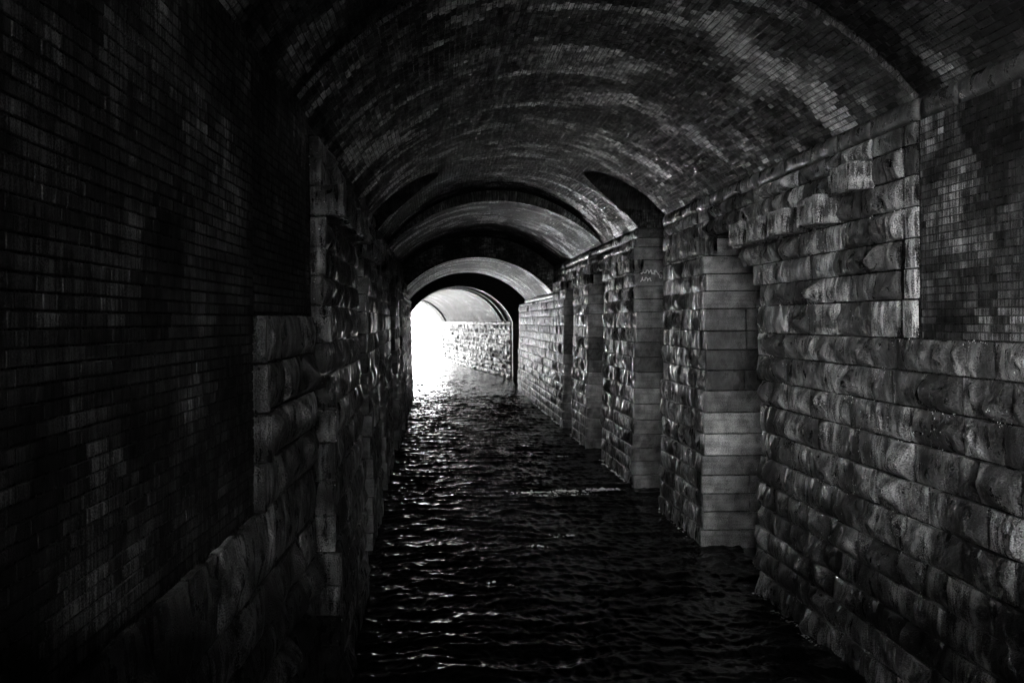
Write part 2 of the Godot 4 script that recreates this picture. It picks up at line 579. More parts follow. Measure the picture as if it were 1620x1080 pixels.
func _ready() -> void:
	# ------------------------------------------------ camera, sky, sun, exposure
	cam = Camera3D.new()
	cam.name = "camera"
	var f := 1260.0
	cam.near = 0.05
	cam.far = 2000.0
	# the lens is shifted: the channel's vanishing point lies left of and above the middle of the picture
	cam.projection = Camera3D.PROJECTION_FRUSTUM
	cam.size = 2.0 * cam.near * 540.0 / f
	cam.frustum_offset = Vector2(SHIFT_X, SHIFT_Y) * cam.near
	cam.transform = Transform3D(Basis(Vector3.BACK, -deg_to_rad(0.5)), Vector3(0, EYE, 0))
	add_child(cam)
	cam.current = true
	var sky := ProceduralSkyMaterial.new()
	sky.sky_top_color = Color(0.80, 0.80, 0.80)
	sky.sky_horizon_color = Color(1.0, 1.0, 1.0)
	sky.sky_curve = 0.2
	sky.ground_bottom_color = Color(0.15, 0.15, 0.15)
	sky.ground_horizon_color = Color(0.5, 0.5, 0.5)
	sky.energy_multiplier = 1.0
	var env := Environment.new()
	env.background_mode = Environment.BG_SKY
	env.sky = Sky.new()
	env.sky.sky_material = sky
	env.background_energy_multiplier = 1.0
	env.tonemap_mode = Environment.TONE_MAPPER_LINEAR
	env.tonemap_exposure = 62.0
	env.sdfgi_enabled = true
	env.ssao_enabled = true
	env.ssil_enabled = true
	var we := WorldEnvironment.new()
	we.name = "environment"
	we.environment = env
	add_child(we)
	var sun := DirectionalLight3D.new()
	sun.name = "sun"
	sun.light_energy = 0.9
	sun.light_angular_distance = 0.5
	sun.shadow_enabled = true
	var from := Vector3(-0.143, 0.25, -0.95).normalized()
	sun.transform = Transform3D(Basis.looking_at(-from, Vector3.UP), Vector3(0, 40, -80))
	add_child(sun)

	rng.seed = 20240611
	nz_flute.seed = 3; nz_flute.frequency = 0.9; nz_flute.fractal_octaves = 3
	nz_rough.seed = 5; nz_rough.frequency = 3.2; nz_rough.fractal_octaves = 3
	nz_facet.seed = 4; nz_facet.noise_type = FastNoiseLite.TYPE_CELLULAR; nz_facet.frequency = 1.0; nz_facet.cellular_return_type = FastNoiseLite.RETURN_DISTANCE2_SUB; nz_facet.fractal_type = FastNoiseLite.FRACTAL_NONE
	nz_stain.seed = 7; nz_stain.frequency = 0.8; nz_stain.fractal_octaves = 4
	nz_patch.seed = 9; nz_patch.frequency = 0.5; nz_patch.fractal_octaves = 4
	make_materials()
	build_setting()
	build_right()
	build_left()
	build_vaults()
	build_far()
	build_water()
	build_details()

# ---------------------------------------------------------------- the mass of the viaduct round the tunnel, and unseen pieces that shape the light
func build_setting() -> void:
	var mb := MB.new()
	mb.box(Vector3(-13, 9.75, -99), Vector3(14, 10.6, 15.0), grey(0.08))  # its stretch behind the camera is sized to limit the skylight
	mb.box(Vector3(-13.6, -1.5, -99), Vector3(-13, 10.6, 2.5), grey(0.08))
	mb.box(Vector3(-13, -1.5, 1.9), Vector3(-2.4, 9.75, 2.5), grey(0.08))
	mb.box(Vector3(9.2, -1.5, -99), Vector3(14, 9.75, 22), grey(0.08))
	mb.box(Vector3(5.75, -1.5, -2.9), Vector3(9.2, 9.75, 22), grey(0.08))  # carried on unseen behind the camera to block light from the right
	mb.box(Vector3(-1.5, -1.5, 21.4), Vector3(5.75, 9.75, 22), grey(0.08))  # unseen end wall added to keep rear light off the left wall
	mb.box(Vector3(-2.4, 8.9, 2.5), Vector3(-1.8, 9.75, 15.0), grey(0.08))  # unseen beam added to cut the light above the open side
	structure("viaduct_mass_and_blockers", mb.mesh(), M.mortar)
	var g := MB.new()
	g.box(Vector3(-400, -1.6, -600), Vector3(400, -1.5, 300), grey(0.05))
	structure("river_bed", g.mesh(), M.plain)
	# unseen pale quay added behind the camera, bouncing daylight in from the left
	var q := MB.new()
	q.box(Vector3(-90, -1.5, 2.6), Vector3(-2.4, 0.6, 90), grey(0.4))
	structure("added_bounce_quay", q.mesh(), M.plain)
	var walk := thing("walkway", "stone walkway with a solid parapet crossing the river under the camera", "footbridge", Vector3(2, 3, 0))
	q = MB.new()
	q.box(Vector3(-4, -2.2, -0.9), Vector3(4, 0.0, 2.2), grey(0.1))  # body deepened and parapet kept solid to shade the lower near walls
	put("deck", q.mesh(), M.ashlar, walk, Transform3D(Basis(), walk.position))
	q = MB.new()
	q.box(Vector3(-4, 0.0, -0.9), Vector3(4, 1.15, -0.6), grey(0.1))
	put("parapet", q.mesh(), M.ashlar, walk, Transform3D(Basis(), walk.position))

const J := [2.03, 1.67, 1.30, 0.93, 0.57, 0.21, -0.25, -0.64, -1.06, -1.48, -1.93, -2.37, -2.82, -3.22, -3.6, -3.97, -4.35, -4.85]

func joints_from(list: Array, top: float) -> Array:
	var o := []
	for j in list:
		if j <= top + 0.001:
			o.append(EYE + j)
	return o

func cornice(parent: Node3D, x: float, n: Vector3, d0: float, d1: float, y0: float, y1: float, tone: float, wlen: float) -> void:
	var u := d0
	while u < d1 - 0.05:
		var w := minf(wlen * rng.randf_range(0.8, 1.2), d1 - u)
		if d1 - u - w < 0.35:
			w = d1 - u
		stone(parent, "cornice_block", M.ashlar, Vector3(x, y0 + 0.004, -u - 0.004), Vector3(0, 0, -1), n, w - 0.008, y1 - y0 - 0.006, 6, 3, 0.07, 0.006, tone * exp(rng.randfn(0, 0.25)), 0.5)
		u += w

const RN := Vector3(-1, 0, 0)
const LN := Vector3(1, 0, 0)
const FWD := Vector3(0, 0, -1)
const FACE := Vector3(0, 0, 1)

func corbel(parent: Node3D, x: float, side: float, d: float, y0: float, w: float, h: float, out: float, tone: float) -> void:
	# a stone that sticks out of the wall: five rough faces in one mesh
	var mb := MB.new()
	var N := Vector3(side, 0, 0)
	var mid := Vector3(x + side * out * 0.5, y0 + h * 0.5, -d - w * 0.5)
	var O := Vector3(x + side * (out - 0.07), y0, -d)
	stone_shape(mb, O, FWD, Vector3.UP, N, w, h, 10, 8, 0.07, 0.022, tone, mid, 0.7)
	var f0 := Vector3(x + (0.0 if side > 0 else -(out - 0.03)), y0, -d - 0.03)
	stone_shape(mb, f0, Vector3(1, 0, 0), Vector3.UP, FACE, out - 0.03, h, 8, 8, 0.06, 0.02, tone * 1.1, mid, 0.7)
	stone_shape(mb, Vector3(f0.x, y0, -d - w), Vector3(1, 0, 0), Vector3.UP, -FACE, out - 0.03, h, 3, 3, 0.02, 0.01, tone, mid, 0.7)
	stone_shape(mb, Vector3(f0.x, y0 + 0.03, -d), Vector3(1, 0, 0), FWD, Vector3(0, -1, 0), out - 0.03, w, 4, 4, 0.03, 0.012, tone, mid, 0.7)
	stone_shape(mb, Vector3(f0.x, y0 + h - 0.03, -d), Vector3(1, 0, 0), FWD, Vector3(0, 1, 0), out - 0.03, w, 4, 4, 0.03, 0.012, tone, mid, 0.7)
	put("corbel_stone", mb.mesh(), M.rock, parent, Transform3D(Basis(), mid))

func pier_front(parent: Node3D, x_in: float, x_out: float, d: float, joints: Array, tones: Array, right: bool) -> void:
	var lo := minf(x_in, x_out)
	var hi := maxf(x_in, x_out)
	courses(parent, Vector3(lo, 0, -d), Vector3(1, 0, 0), FACE, 0.0, hi - lo, joints, {
		"wmin": 0.8, "wmax": 1.3, "nx": 14, "ny": 9, "prot": 0.05, "rough": 0.024, "tone": 0.1, "tones": tones, "mat": M.ashlar, "stain": 0.8})

func build_right() -> void:
	# --- the near stone wall, with the brick panel in it
	var wall := thing("stone_wall", "long rock-faced stone wall in deep courses on the right below the brick panel", "wall", Vector3(5.6, 0, -8))
	dots = MB.new()
	core(wall, Vector3(5.65, -1.5, 3.0), Vector3(6.6, 4.44, -9.3))
	core(wall, Vector3(5.65, -1.5, -9.3), Vector3(6.6, 7.0, -13.85))
	core(wall, Vector3(5.65, 6.42, -13.85), Vector3(6.6, 7.0, -16.4))
	var rock := {"wmin": 0.3, "wmax": 0.78, "nx": 24, "ny": 13, "prot": 0.16, "rough": 0.06, "tone": 0.23, "spread": 0.75, "mat": M.rock, "stain": 2.3, "batter": 0.012, "jag": 0.14}
	var upper := rock.duplicate()
	upper.ends = func(hi: float, lo: float, a: float, b: float) -> Array:
		var y := (hi + lo) * 0.5 - EYE
		if y > 1.67: return [a + 0.02, 16.4]
		if y > 1.30: return [a + 0.02, 14.95]
		if y > 0.93: return [a + 0.02, 14.5]
		if y > 0.57: return [a + 0.14, 14.15]
		return [a + 0.14, b]
	courses(wall, Vector3(5.6, 0, 0), FWD, RN, 9.52, 13.9, joints_from([2.29] + J.slice(0, 7), 9.0), upper)
	var quoin := rock.duplicate()
	quoin.merge({"wmin": 0.2, "wmax": 0.24, "nx": 7, "ny": 8, "prot": 0.05, "rough": 0.03, "jag": 0.0}, true)
	courses(wall, Vector3(5.6, 0, 0), FWD, RN, 9.3, 9.52, joints_from([2.29] + J.slice(0, 7), 9.0), quoin)
	courses(wall, Vector3(5.6, 0, 0), FWD, RN, 3.0, 13.9, joints_from(J, -0.25), rock)
	cornice(wall, 5.62, RN, 9.3, 19.7, 7.0, 7.26, 0.085, 0.9)
	for c in [[13.65, 1.28], [12.85, 1.28], [11.95, 1.29], [10.9, 1.30]]:
		corbel(wall, 5.6, -1.0, c[0], EYE + c[1], rng.randf_range(0.48, 0.58), rng.randf_range(0.36, 0.40), 0.44, rng.randf_range(0.45, 0.55))
	corbel(wall, 5.6, -1.0, 10.15, EYE + 1.64, 0.55, 0.36, 0.36, 0.6)

	put_dots(wall)
	var panel := thing("brick_wall", "brick panel on the right under the springing of the vault, flaking pale faces", "wall", Vector3(5.66, 4.45, -6))
	core(panel, Vector3(5.672, 4.44, 3.0), Vector3(6.5, 7.0, -9.3), 0.03)
	var place := func(u: float, v: float) -> Transform3D:
		return Transform3D(Basis(Vector3(0, 0, 1), Vector3.UP, Vector3(-1, 0, 0)), Vector3(5.66, 4.45 + v, -3.0 - u))
	brickwork(panel, place, 6.3, 2.55, "english", patch_tone(0.085, 1.5, 3.0, 1.3, 1.1), 290)
	cornice(panel, 5.66, RN, 1.5, 9.28, 7.0, 7.26, 0.06, 1.0)

	# --- piers beyond: their fronts are dressed, their sides rock-faced
	var t1 := [0.2, 0.26, 0.34, 0.3, 0.34, 0.3, 0.17, 0.12, 0.08, 0.06, 0.28, 0.58, 0.6, 0.3, 0.52, 0.34, 0.3]
	var t2 := [0.26, 0.3, 0.3, 0.28, 0.34, 0.4, 0.3, 0.18, 0.10, 0.08, 0.26, 0.42, 0.42, 0.36, 0.3, 0.28, 0.28]
	var side := rock.duplicate()
	side.nx = 14; side.ny = 9; side.prot = 0.10; side.rough = 0.05; side.batter = 0.022; side.tone = 0.23; side.stain = 2.0; side.jag = 0.12
	pier("stone_pier", "nearest stone pier on the right with the palest dressed front, standing in the water", true, 5.62, 16.4, 19.7, 7.0, t1, side)
	pier("stone_pier", "second stone pier on the right with white scribbles chalked on its front", true, 5.64, 22.3, 26.8, 7.0, t2, side)
	var far := side.duplicate()
	far.nx = 8; far.ny = 6; far.prot = 0.09; far.rough = 0.045; far.stain = 1.5
	pier("stone_pier", "third stone pier on the right, narrow wet front past the second", true, 5.62, 29.2, 32.7, 7.0, t2, far)
	pier("stone_pier", "fourth stone pier on the right, dark one before the low arch", true, 5.62, 34.7, 38.4, 7.0, t2, far)
	var low := far.duplicate()
	low.nx = 4; low.ny = 4; low.wmin = 0.6; low.wmax = 1.1
	var lw := thing("stone_wall", "stone side wall on the right under the low lit arch", "wall", Vector3(5.6, 0, -44))
	core(lw, Vector3(5.65, -1.5, -38.4), Vector3(6.6, 5.8, -54.5))
	courses(lw, Vector3(5.6, 0, 0), FWD, RN, 38.4, 54.5, joints_from([1.1] + J, 1.1), low)
	cornice(lw, 5.58, RN, 38.42, 50.5, 5.8, 6.0, 0.16, 1.6)

func pier(called: String, label: String, right: bool, x: float, d0: float, d1: float, top: float, tones: Array, spec: Dictionary) -> void:
	var sgn := 1.0 if right else -1.0
	var p := thing(called, label, "pier", Vector3(x, 0, -(d0 + d1) * 0.5), "")
	core(p, Vector3(x + 0.05 * sgn, -1.5, -d0 - 0.05), Vector3(x + 2.6 * sgn, top, -d1))
	core(p, Vector3(x + 0.05 * sgn, EYE + 1.72, -d1), Vector3(x + 1.0 * sgn, top, -(d1 + 2.6) if d1 < 19.0 or (d1 > 22.0 and d1 < 37.0) else -d1 - 0.02))
	var s := spec.duplicate()
	var bridged := d1 > 22.0 and d1 < 37.0
	s.ends = func(hi: float, lo: float, a: float, b: float) -> Array:
		var y := (hi + lo) * 0.5 - EYE
		if y > 1.67: return [a, b + (2.5 if bridged else 0.0)]
		if y > 1.30: return [a - 0.35, b + (0.4 if bridged else 0.0)]
		return [a + 0.015, b]
	var js := joints_from([2.29] + J, 2.29)
	courses(p, Vector3(x, 0, 0), FWD, RN if right else LN, d0, d1, js, s)
	# the front widens a little towards the water with the batter of the side
	for k in js.size() - 1:
		var bat: float = spec.batter * (js[0] - (js[k] + js[k + 1]) * 0.5) + spec.prot * 0.8
		pier_front(p, x - sgn * (bat + rng.randf_range(-0.055, 0.04)), x + sgn * 2.4, d0, [js[k], js[k + 1]], [tones[mini(k, tones.size() - 1)]], right)
	stone(p, "cornice_block", M.ashlar, Vector3(minf(x - 0.06 * sgn, x + sgn * 2.4), top + 0.004, -d0), Vector3(1, 0, 0), FACE, 2.46, 0.252, 8, 3, 0.06, 0.006, 0.12, 0.5)
	if not (d0 > 38.0):
		cornice(p, x + 0.02 * sgn, RN if right else LN, d0, d1 + (2.5 if bridged else 0.0), top, top + 0.26, 0.085, 1.1)
	for c in [d0 + 0.05, d0 + 0.85, d0 + 1.7]:
		corbel(p, x, -sgn, c, EYE + 1.33, 0.6, 0.37, 0.27, spec.tone * rng.randf_range(0.9, 1.4))

func build_left() -> void:
	# the near left wall runs slightly askew: farther away it leans into the channel
	var dir := Vector3(0.044, 0, -1).normalized()
	var nrm := Vector3(1, 0, 0.044).normalized()
	var at0 := Vector3(XL - 0.33, 0, 0)       # on the wall at d = 0
	var t0 := func(u: float, v: float, y0: float, d: float) -> Transform3D:
		return Transform3D(Basis(Vector3.UP.cross(nrm), Vector3.UP, nrm), at0 + dir * (d + u) + Vector3(0, y0 + v, 0))
	var b0 := thing("brick_wall", "tall soot-dark brick wall filling the left side, nearest the camera", "wall", at0 + dir * 4.0 + Vector3(0, 3, 0))
	var mb := MB.new()
	var slab := func(a: float, b: float, y0: float, y1: float, off: float, who: Node3D) -> void:
		var m := MB.new()
		var p := at0 + dir * a + nrm * off
		var q := at0 + dir * b + nrm * off
		var k := -nrm * 0.9
		var lo := Vector3(0, y0, 0)
		var hi := Vector3(0, y1, 0)
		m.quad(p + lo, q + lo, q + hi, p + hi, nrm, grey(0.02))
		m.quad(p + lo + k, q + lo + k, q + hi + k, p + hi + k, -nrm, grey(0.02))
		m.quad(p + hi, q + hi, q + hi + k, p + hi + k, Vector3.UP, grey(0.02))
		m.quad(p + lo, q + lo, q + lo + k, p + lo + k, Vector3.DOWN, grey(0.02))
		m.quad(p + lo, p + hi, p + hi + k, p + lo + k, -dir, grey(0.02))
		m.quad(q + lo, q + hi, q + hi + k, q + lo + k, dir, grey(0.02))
		for i in m.v.size():
			m.v[i] -= who.position
		put("mortar_bed", m.mesh(), M.mortar, who, Transform3D(Basis(), who.position))
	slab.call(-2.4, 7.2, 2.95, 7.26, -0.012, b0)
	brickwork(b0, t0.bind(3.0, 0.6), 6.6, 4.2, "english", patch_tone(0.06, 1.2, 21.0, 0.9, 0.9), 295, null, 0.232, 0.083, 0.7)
	var b1 := thing("brick_wall", "narrow darker brick panel on the left above a stone shelf", "wall", at0 + dir * 8.4 + Vector3(0, 4.8, 0))
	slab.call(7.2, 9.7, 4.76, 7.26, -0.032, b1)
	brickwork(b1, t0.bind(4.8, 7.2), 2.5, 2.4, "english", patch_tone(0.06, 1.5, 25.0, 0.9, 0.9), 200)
	# stone base of the left wall
	var base := thing("stone_wall", "rough stone base of the left wall, stepping up beside the brick", "wall", at0 + dir * 6.0)
	slab.call(-2.4, 7.2, -1.5, 2.94, 0.02, base)
	slab.call(7.2, 9.75, -1.5, 4.75, 0.03, base)
	var rock := {"wmin": 0.55, "wmax": 1.0, "nx": 16, "ny": 9, "prot": 0.16, "rough": 0.07, "tone": 0.23, "spread": 0.6, "mat": M.rock, "stain": 1.6, "batter": 0.02}
	courses(base, at0 + nrm * 0.03, dir, nrm, 2.5, 9.7, joints_from([-1.72, -2.37, -2.82, -3.22, -3.6, -3.97, -4.35, -4.85], 0), rock)
	courses(base, at0 + nrm * 0.04, dir, nrm, 7.2, 9.7, joints_from([0.08, -0.37, -0.82, -1.27, -1.72], 0.1), rock)
	# dressed ends of those stones, facing the camera
	for k in 4:
		var hi: float = EYE + 0.08 - 0.45 * k
		stone(base, "stone_block", M.rock, at0 + dir * 7.19 + Vector3(0, hi - 0.445, 0) - nrm * 0.02, nrm, -dir, 0.15 + rng.randf_range(-0.03, 0.05), 0.43, 6, 8, 0.06, 0.04, 0.18, 1.2)
	# beyond: rock-faced wall with its corbels
	var w2 := thing("stone_wall", "rock-faced stone wall on the left between the brick panel and the first slot", "wall", Vector3(-1.42, 0, -11.8))
	core(w2, Vector3(-1.5, -1.5, -9.75), Vector3(-2.6, 7.0, -13.9))
	core(w2, Vector3(-1.5, EYE + 1.72, -13.9), Vector3(-2.6, 7.0, -16.4))
	dots = MB.new()
	var r2 := rock.duplicate()
	r2.prot = 0.10; r2.rough = 0.045; r2.nx = 11; r2.ny = 7; r2.tone = 0.23; r2.batter = 0.03
	r2.ends = func(hi: float, lo: float, a: float, b: float) -> Array:
		var y := (hi + lo) * 0.5 - EYE
		if y > 1.67: return [a, 16.4]
		if y > 1.30: return [a, 14.35]
		return [a, b]
	var js := joints_from([2.29] + J, 2.29)
	courses(w2, Vector3(-1.45, 0, 0), FWD, LN, 9.75, 13.9, js, r2)
	for k in js.size() - 1:
		var ww: float = 0.10 + 0.03 * (js[0] - js[k]) + rng.randf_range(-0.03, 0.14)
		stone(w2, "stone_block", M.rock, Vector3(-1.55, js[k + 1] + 0.006, -9.74), Vector3(1, 0, 0), FACE, ww, js[k] - js[k + 1] - 0.012, 10, 9, 0.10, 0.07, 0.18 * exp(rng.randfn(0, 0.7)), 1.6)
	for c in [[9.8, 1.32], [10.7, 1.32], [12.0, 1.34], [13.2, 1.34]]:
		corbel(w2, -1.45, 1.0, c[0], EYE + c[1], 0.55, 0.38, 0.34, 0.2)
	cornice(w2, XL, LN, 9.75, 19.7, 7.0, 7.26, 0.085, 1.1)
	put_dots(w2)
	var side := r2.duplicate()
	side.erase("ends")
	side.nx = 8; side.ny = 6; side.prot = 0.07; side.batter = 0.02
	var tl := [0.26, 0.3, 0.3, 0.28, 0.34, 0.4, 0.3, 0.18, 0.12, 0.2, 0.26, 0.3, 0.4, 0.36, 0.3, 0.28, 0.28]
	pier("stone_pier", "first stone pier on the left, only its rough edge catching light", false, -1.52, 16.4, 19.7, 7.0, tl, side)
	pier("stone_pier", "second stone pier on the left beyond the high cross passage", false, -1.62, 22.3, 26.8, 7.0, tl, side)
	pier("stone_pier", "third stone pier on the left, narrow and almost black", false, -1.62, 29.2, 32.7, 7.0, tl, side)
	pier("stone_pier", "fourth stone pier on the left, before the low arch", false, -1.64, 34.7, 38.4, 7.0, tl, side)
	var lw := thing("stone_wall", "stone side wall on the left beside the bright exit, under the low arch", "wall", Vector3(-1.7, 0, -44))
	core(lw, Vector3(-1.73, -1.5, -38.4), Vector3(-2.6, 5.8, -50.5))
	var low := side.duplicate()
	low.nx = 4; low.ny = 4; low.wmin = 0.6; low.wmax = 1.1
	courses(lw, Vector3(-1.68, 0, 0), FWD, LN, 38.4, 50.5, joints_from([1.1] + J, 1.1), low)
	cornice(lw, -1.66, LN, 38.42, 50.5, 5.8, 6.0, 0.16, 1.6)

func build_vaults() -> void:
	var a0 := Arch.new(XL - 0.10, XR + 0.10, SPRING, 1.84)
	var a1 := Arch.new(XL, XR, SPRING, 1.73)
	var a2 := Arch.new(XL, XR, SPRING, 1.86)
	var a3 := Arch.new(XL + 0.02, XR - 0.02, SPRING, 1.50)
	var a4 := Arch.new(-1.82, 5.60, EYE + 1.3, 1.77)
	var v0 := thing("brick_vault", "dark brick vault overhead at the top corners, nearest the camera", "vault", Vector3(2, SPRING, -4))
	vault_shell(v0, a0, -3.5, 9.42, 0.02)
	vault_bricks(v0, a0, 3.6, 9.4, patch_tone(0.07, 2.2, 41.0, 1.5, 0.35), 290)
	var v1 := thing("brick_vault", "large soot-streaked brick vault with pale flaked patches over the middle of the channel", "vault", Vector3(2, SPRING, -14))
	vault_shell(v1, a1, 9.4, 19.7, 0.02)
	vault_bricks(v1, a1, 9.4, 19.7, patch_tone(0.07, 2.7, 47.0, 1.7, 0.4, [[1.25, 0.45, 5.2, 8.3, 2.0], [2.9, 0.3, 7.0, 8.3, 1.5], [4.8, 0.35, 5.6, 8.0, 1.6], [5.7, 0.4, 6.8, 8.3, 1.2], [7.6, 0.3, 4.2, 5.2, 1.6], [9.7, 0.3, 3.2, 5.0, 1.6], [6.7, 0.25, 1.8, 2.9, 1.6], [2.0, 0.25, 2.6, 3.8, 1.2]]), 295, 0.30)
	ring_bricks(v1, a1, 9.4, 0.07, func(_s: float) -> float: return 0.08, "arch_rim")
	groin_bay(a1)
	var v2 := thing("brick_vault", "short brick vault beyond the cross passage, pale streaks on its right haunch", "vault", Vector3(2, SPRING, -24.5))
	vault_shell(v2, a2, 22.3, 27.0, 0.02)
	vault_bricks(v2, a2, 22.3, 27.0, patch_tone(0.06, 2.9, 53.0, 1.8, 0.3, [[0.6, 0.45, 5.8, 8.6, 3.0], [2.6, 0.7, 6.8, 8.6, 2.8]]), 0, 0.28)
	ring_bricks(v2, a2, 22.29, 0.24, func(_s: float) -> float: return 0.08)
	spandrel(v2, a2, 22.3, -6.0, 9.2, SPRING - 0.1, 9.74, 0.3, 0.06)
	var gable := func(u: float, v: float) -> Transform3D:
		return Transform3D(Basis(), Vector3(-2.0 + u, SPRING + v, -22.286))  # gable brick, limed in places, paled further for light that misses it
	brickwork(v2, gable, 10.0, 2.4, "running", patch_tone(0.20, 1.3, 59.0, 0.8, 0.8, [[7.25, 0.22, 0.0, 0.9, 2.4], [6.75, 0.1, 0.0, 0.5, 2.0]]), 0, func(u: float, v: float) -> bool:
		return Vector2(-2.0 + u - a2.cx, SPRING + v - a2.cy).length() < a2.r + 0.29 and u > 0.3)
	var v3 := thing("brick_vault", "lower brick vault with a pale ring on its front edge, past the short vault", "vault", Vector3(2, SPRING, -32))
	vault_shell(v3, a3, 27.0, 38.4, 0.02, 0.8)
	vault_bricks(v3, a3, 27.0, 38.4, patch_tone(0.06, 2.9, 61.0, 1.2, 0.3, [[1.2, 0.22, 5.0, 8.2, 3.0], [4.0, 0.6, 3.8, 8.2, 3.4], [7.0, 0.5, 6.0, 8.2, 1.0]]), 0, 0.28)
	ring_bricks(v3, a3, 26.99, 0.36, func(s: float) -> float: return 0.38 * exp(1.3 * nz_patch.get_noise_2d(s * 0.8, 3.0)))  # pale ring bricks, raised further in tone for missing rear light
	var v4 := thing("brick_arch", "low brick arch with a lit soffit over the far end of the channel", "arch", Vector3(2, 6, -44))
	spandrel(v4, a4, 38.4, -6, 9.2, 6.0, 9.7, 0.4, 0.05)
	vault_shell(v4, a4, 38.5, 50.5, 0.05)
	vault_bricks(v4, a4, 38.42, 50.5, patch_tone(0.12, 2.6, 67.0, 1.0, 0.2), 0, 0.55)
	var wallp := func(u: float, v: float) -> Transform3D:
		return Transform3D(Basis(), Vector3(-1.9 + u, 6.0 + v, -38.39))  # bricks above the low arch are paled to make up for missing light
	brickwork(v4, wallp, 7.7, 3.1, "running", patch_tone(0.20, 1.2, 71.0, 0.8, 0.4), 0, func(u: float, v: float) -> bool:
		var p := Vector2(-1.9 + u - a4.cx, 6.0 + v - a4.cy)
		return p.length() < a4.r + 0.05 or 6.0 + v > SPRING + 1.6)

# the bay where a cross passage cuts through the big vault: its barrel meets the vault in two curved groins
func groin_bay(a: Arch) -> void:
	var d0 := 19.68
	var d1 := 22.32
	var bay := thing("brick_vault", "groined bay of the big vault where the high cross passage opens on both sides", "vault", Vector3(2, SPRING, -21))
	var lunette := func(d: float) -> float:
		var t := clampf((d - (d0 + d1) * 0.5) / ((d1 - d0) * 0.5), -1.0, 1.0)
		return SPRING + 0.3 + 1.02 * sqrt(1.0 - t * t * 0.98)
	var mb := MB.new()
	var rows := []
	var cols := []
	for k in 17:
		var d := lerpf(d0, d1, k / 16.0)
		var half := acos(clampf((lunette.call(d) - a.cy) / a.r, -1.0, 1.0))
		var r := PackedVector3Array()
		var c := PackedColorArray()
		for i in 33:
			var an := lerpf(-half, half, i / 32.0)
			r.append(Vector3(a.cx + sin(an) * (a.r + 0.012), a.cy + cos(an) * (a.r + 0.012), -d) - bay.position)
			c.append(grey(0.03))
		rows.append(r)
		cols.append(c)
	mb.sheet(rows, cols, Vector3(0, -1, 0))
	put("mortar_bed", mb.mesh(), M.mortar, bay, Transform3D(Basis(), bay.position))
	var place := func(u: float, v: float) -> Transform3D:
		var p := a.at(v)
		var inw := (Vector2(a.cx, a.cy) - p).normalized()
		var z := Vector3(inw.x, inw.y, 0)
		var x := Vector3(0, 0, -1)
		return Transform3D(Basis(x, z.cross(x), z), Vector3(p.x, p.y, -(d0 + u)))
	brickwork(bay, place, d1 - d0, a.length(), "english", patch_tone(0.07, 2.7, 83.0, 1.7, 0.4), 0, func(u: float, v: float) -> bool:
		return a.at(v).y < lunette.call(d0 + u) + 0.02)
	for side in [1.0, -1.0]:
		var m := MB.new()
		var rr := []
		var cc := []
		for k in 17:
			var d := lerpf(d0, d1, k / 16.0)
			var y: float = lunette.call(d)
			var half := acos(clampf((y - a.cy) / a.r, -1.0, 1.0))
			var x0: float = a.cx + side * sin(half) * a.r
			var r := PackedVector3Array()
			var c := PackedColorArray()
			for i in 9:
				r.append(Vector3(lerpf(x0, 2.0 + side * 7.3, i / 8.0), y, -d) - bay.position)
				c.append(grey(0.14 * exp(1.5 * nz_patch.get_noise_2d(d * 3.0, i * 1.2))))  # tone raised in place of light that does not reach in here
			rr.append(r)
			cc.append(c)
		m.sheet(rr, cc, Vector3(0, -1, 0))
		put("cross_barrel", m.mesh(), M.brick, bay, Transform3D(Basis(), bay.position))

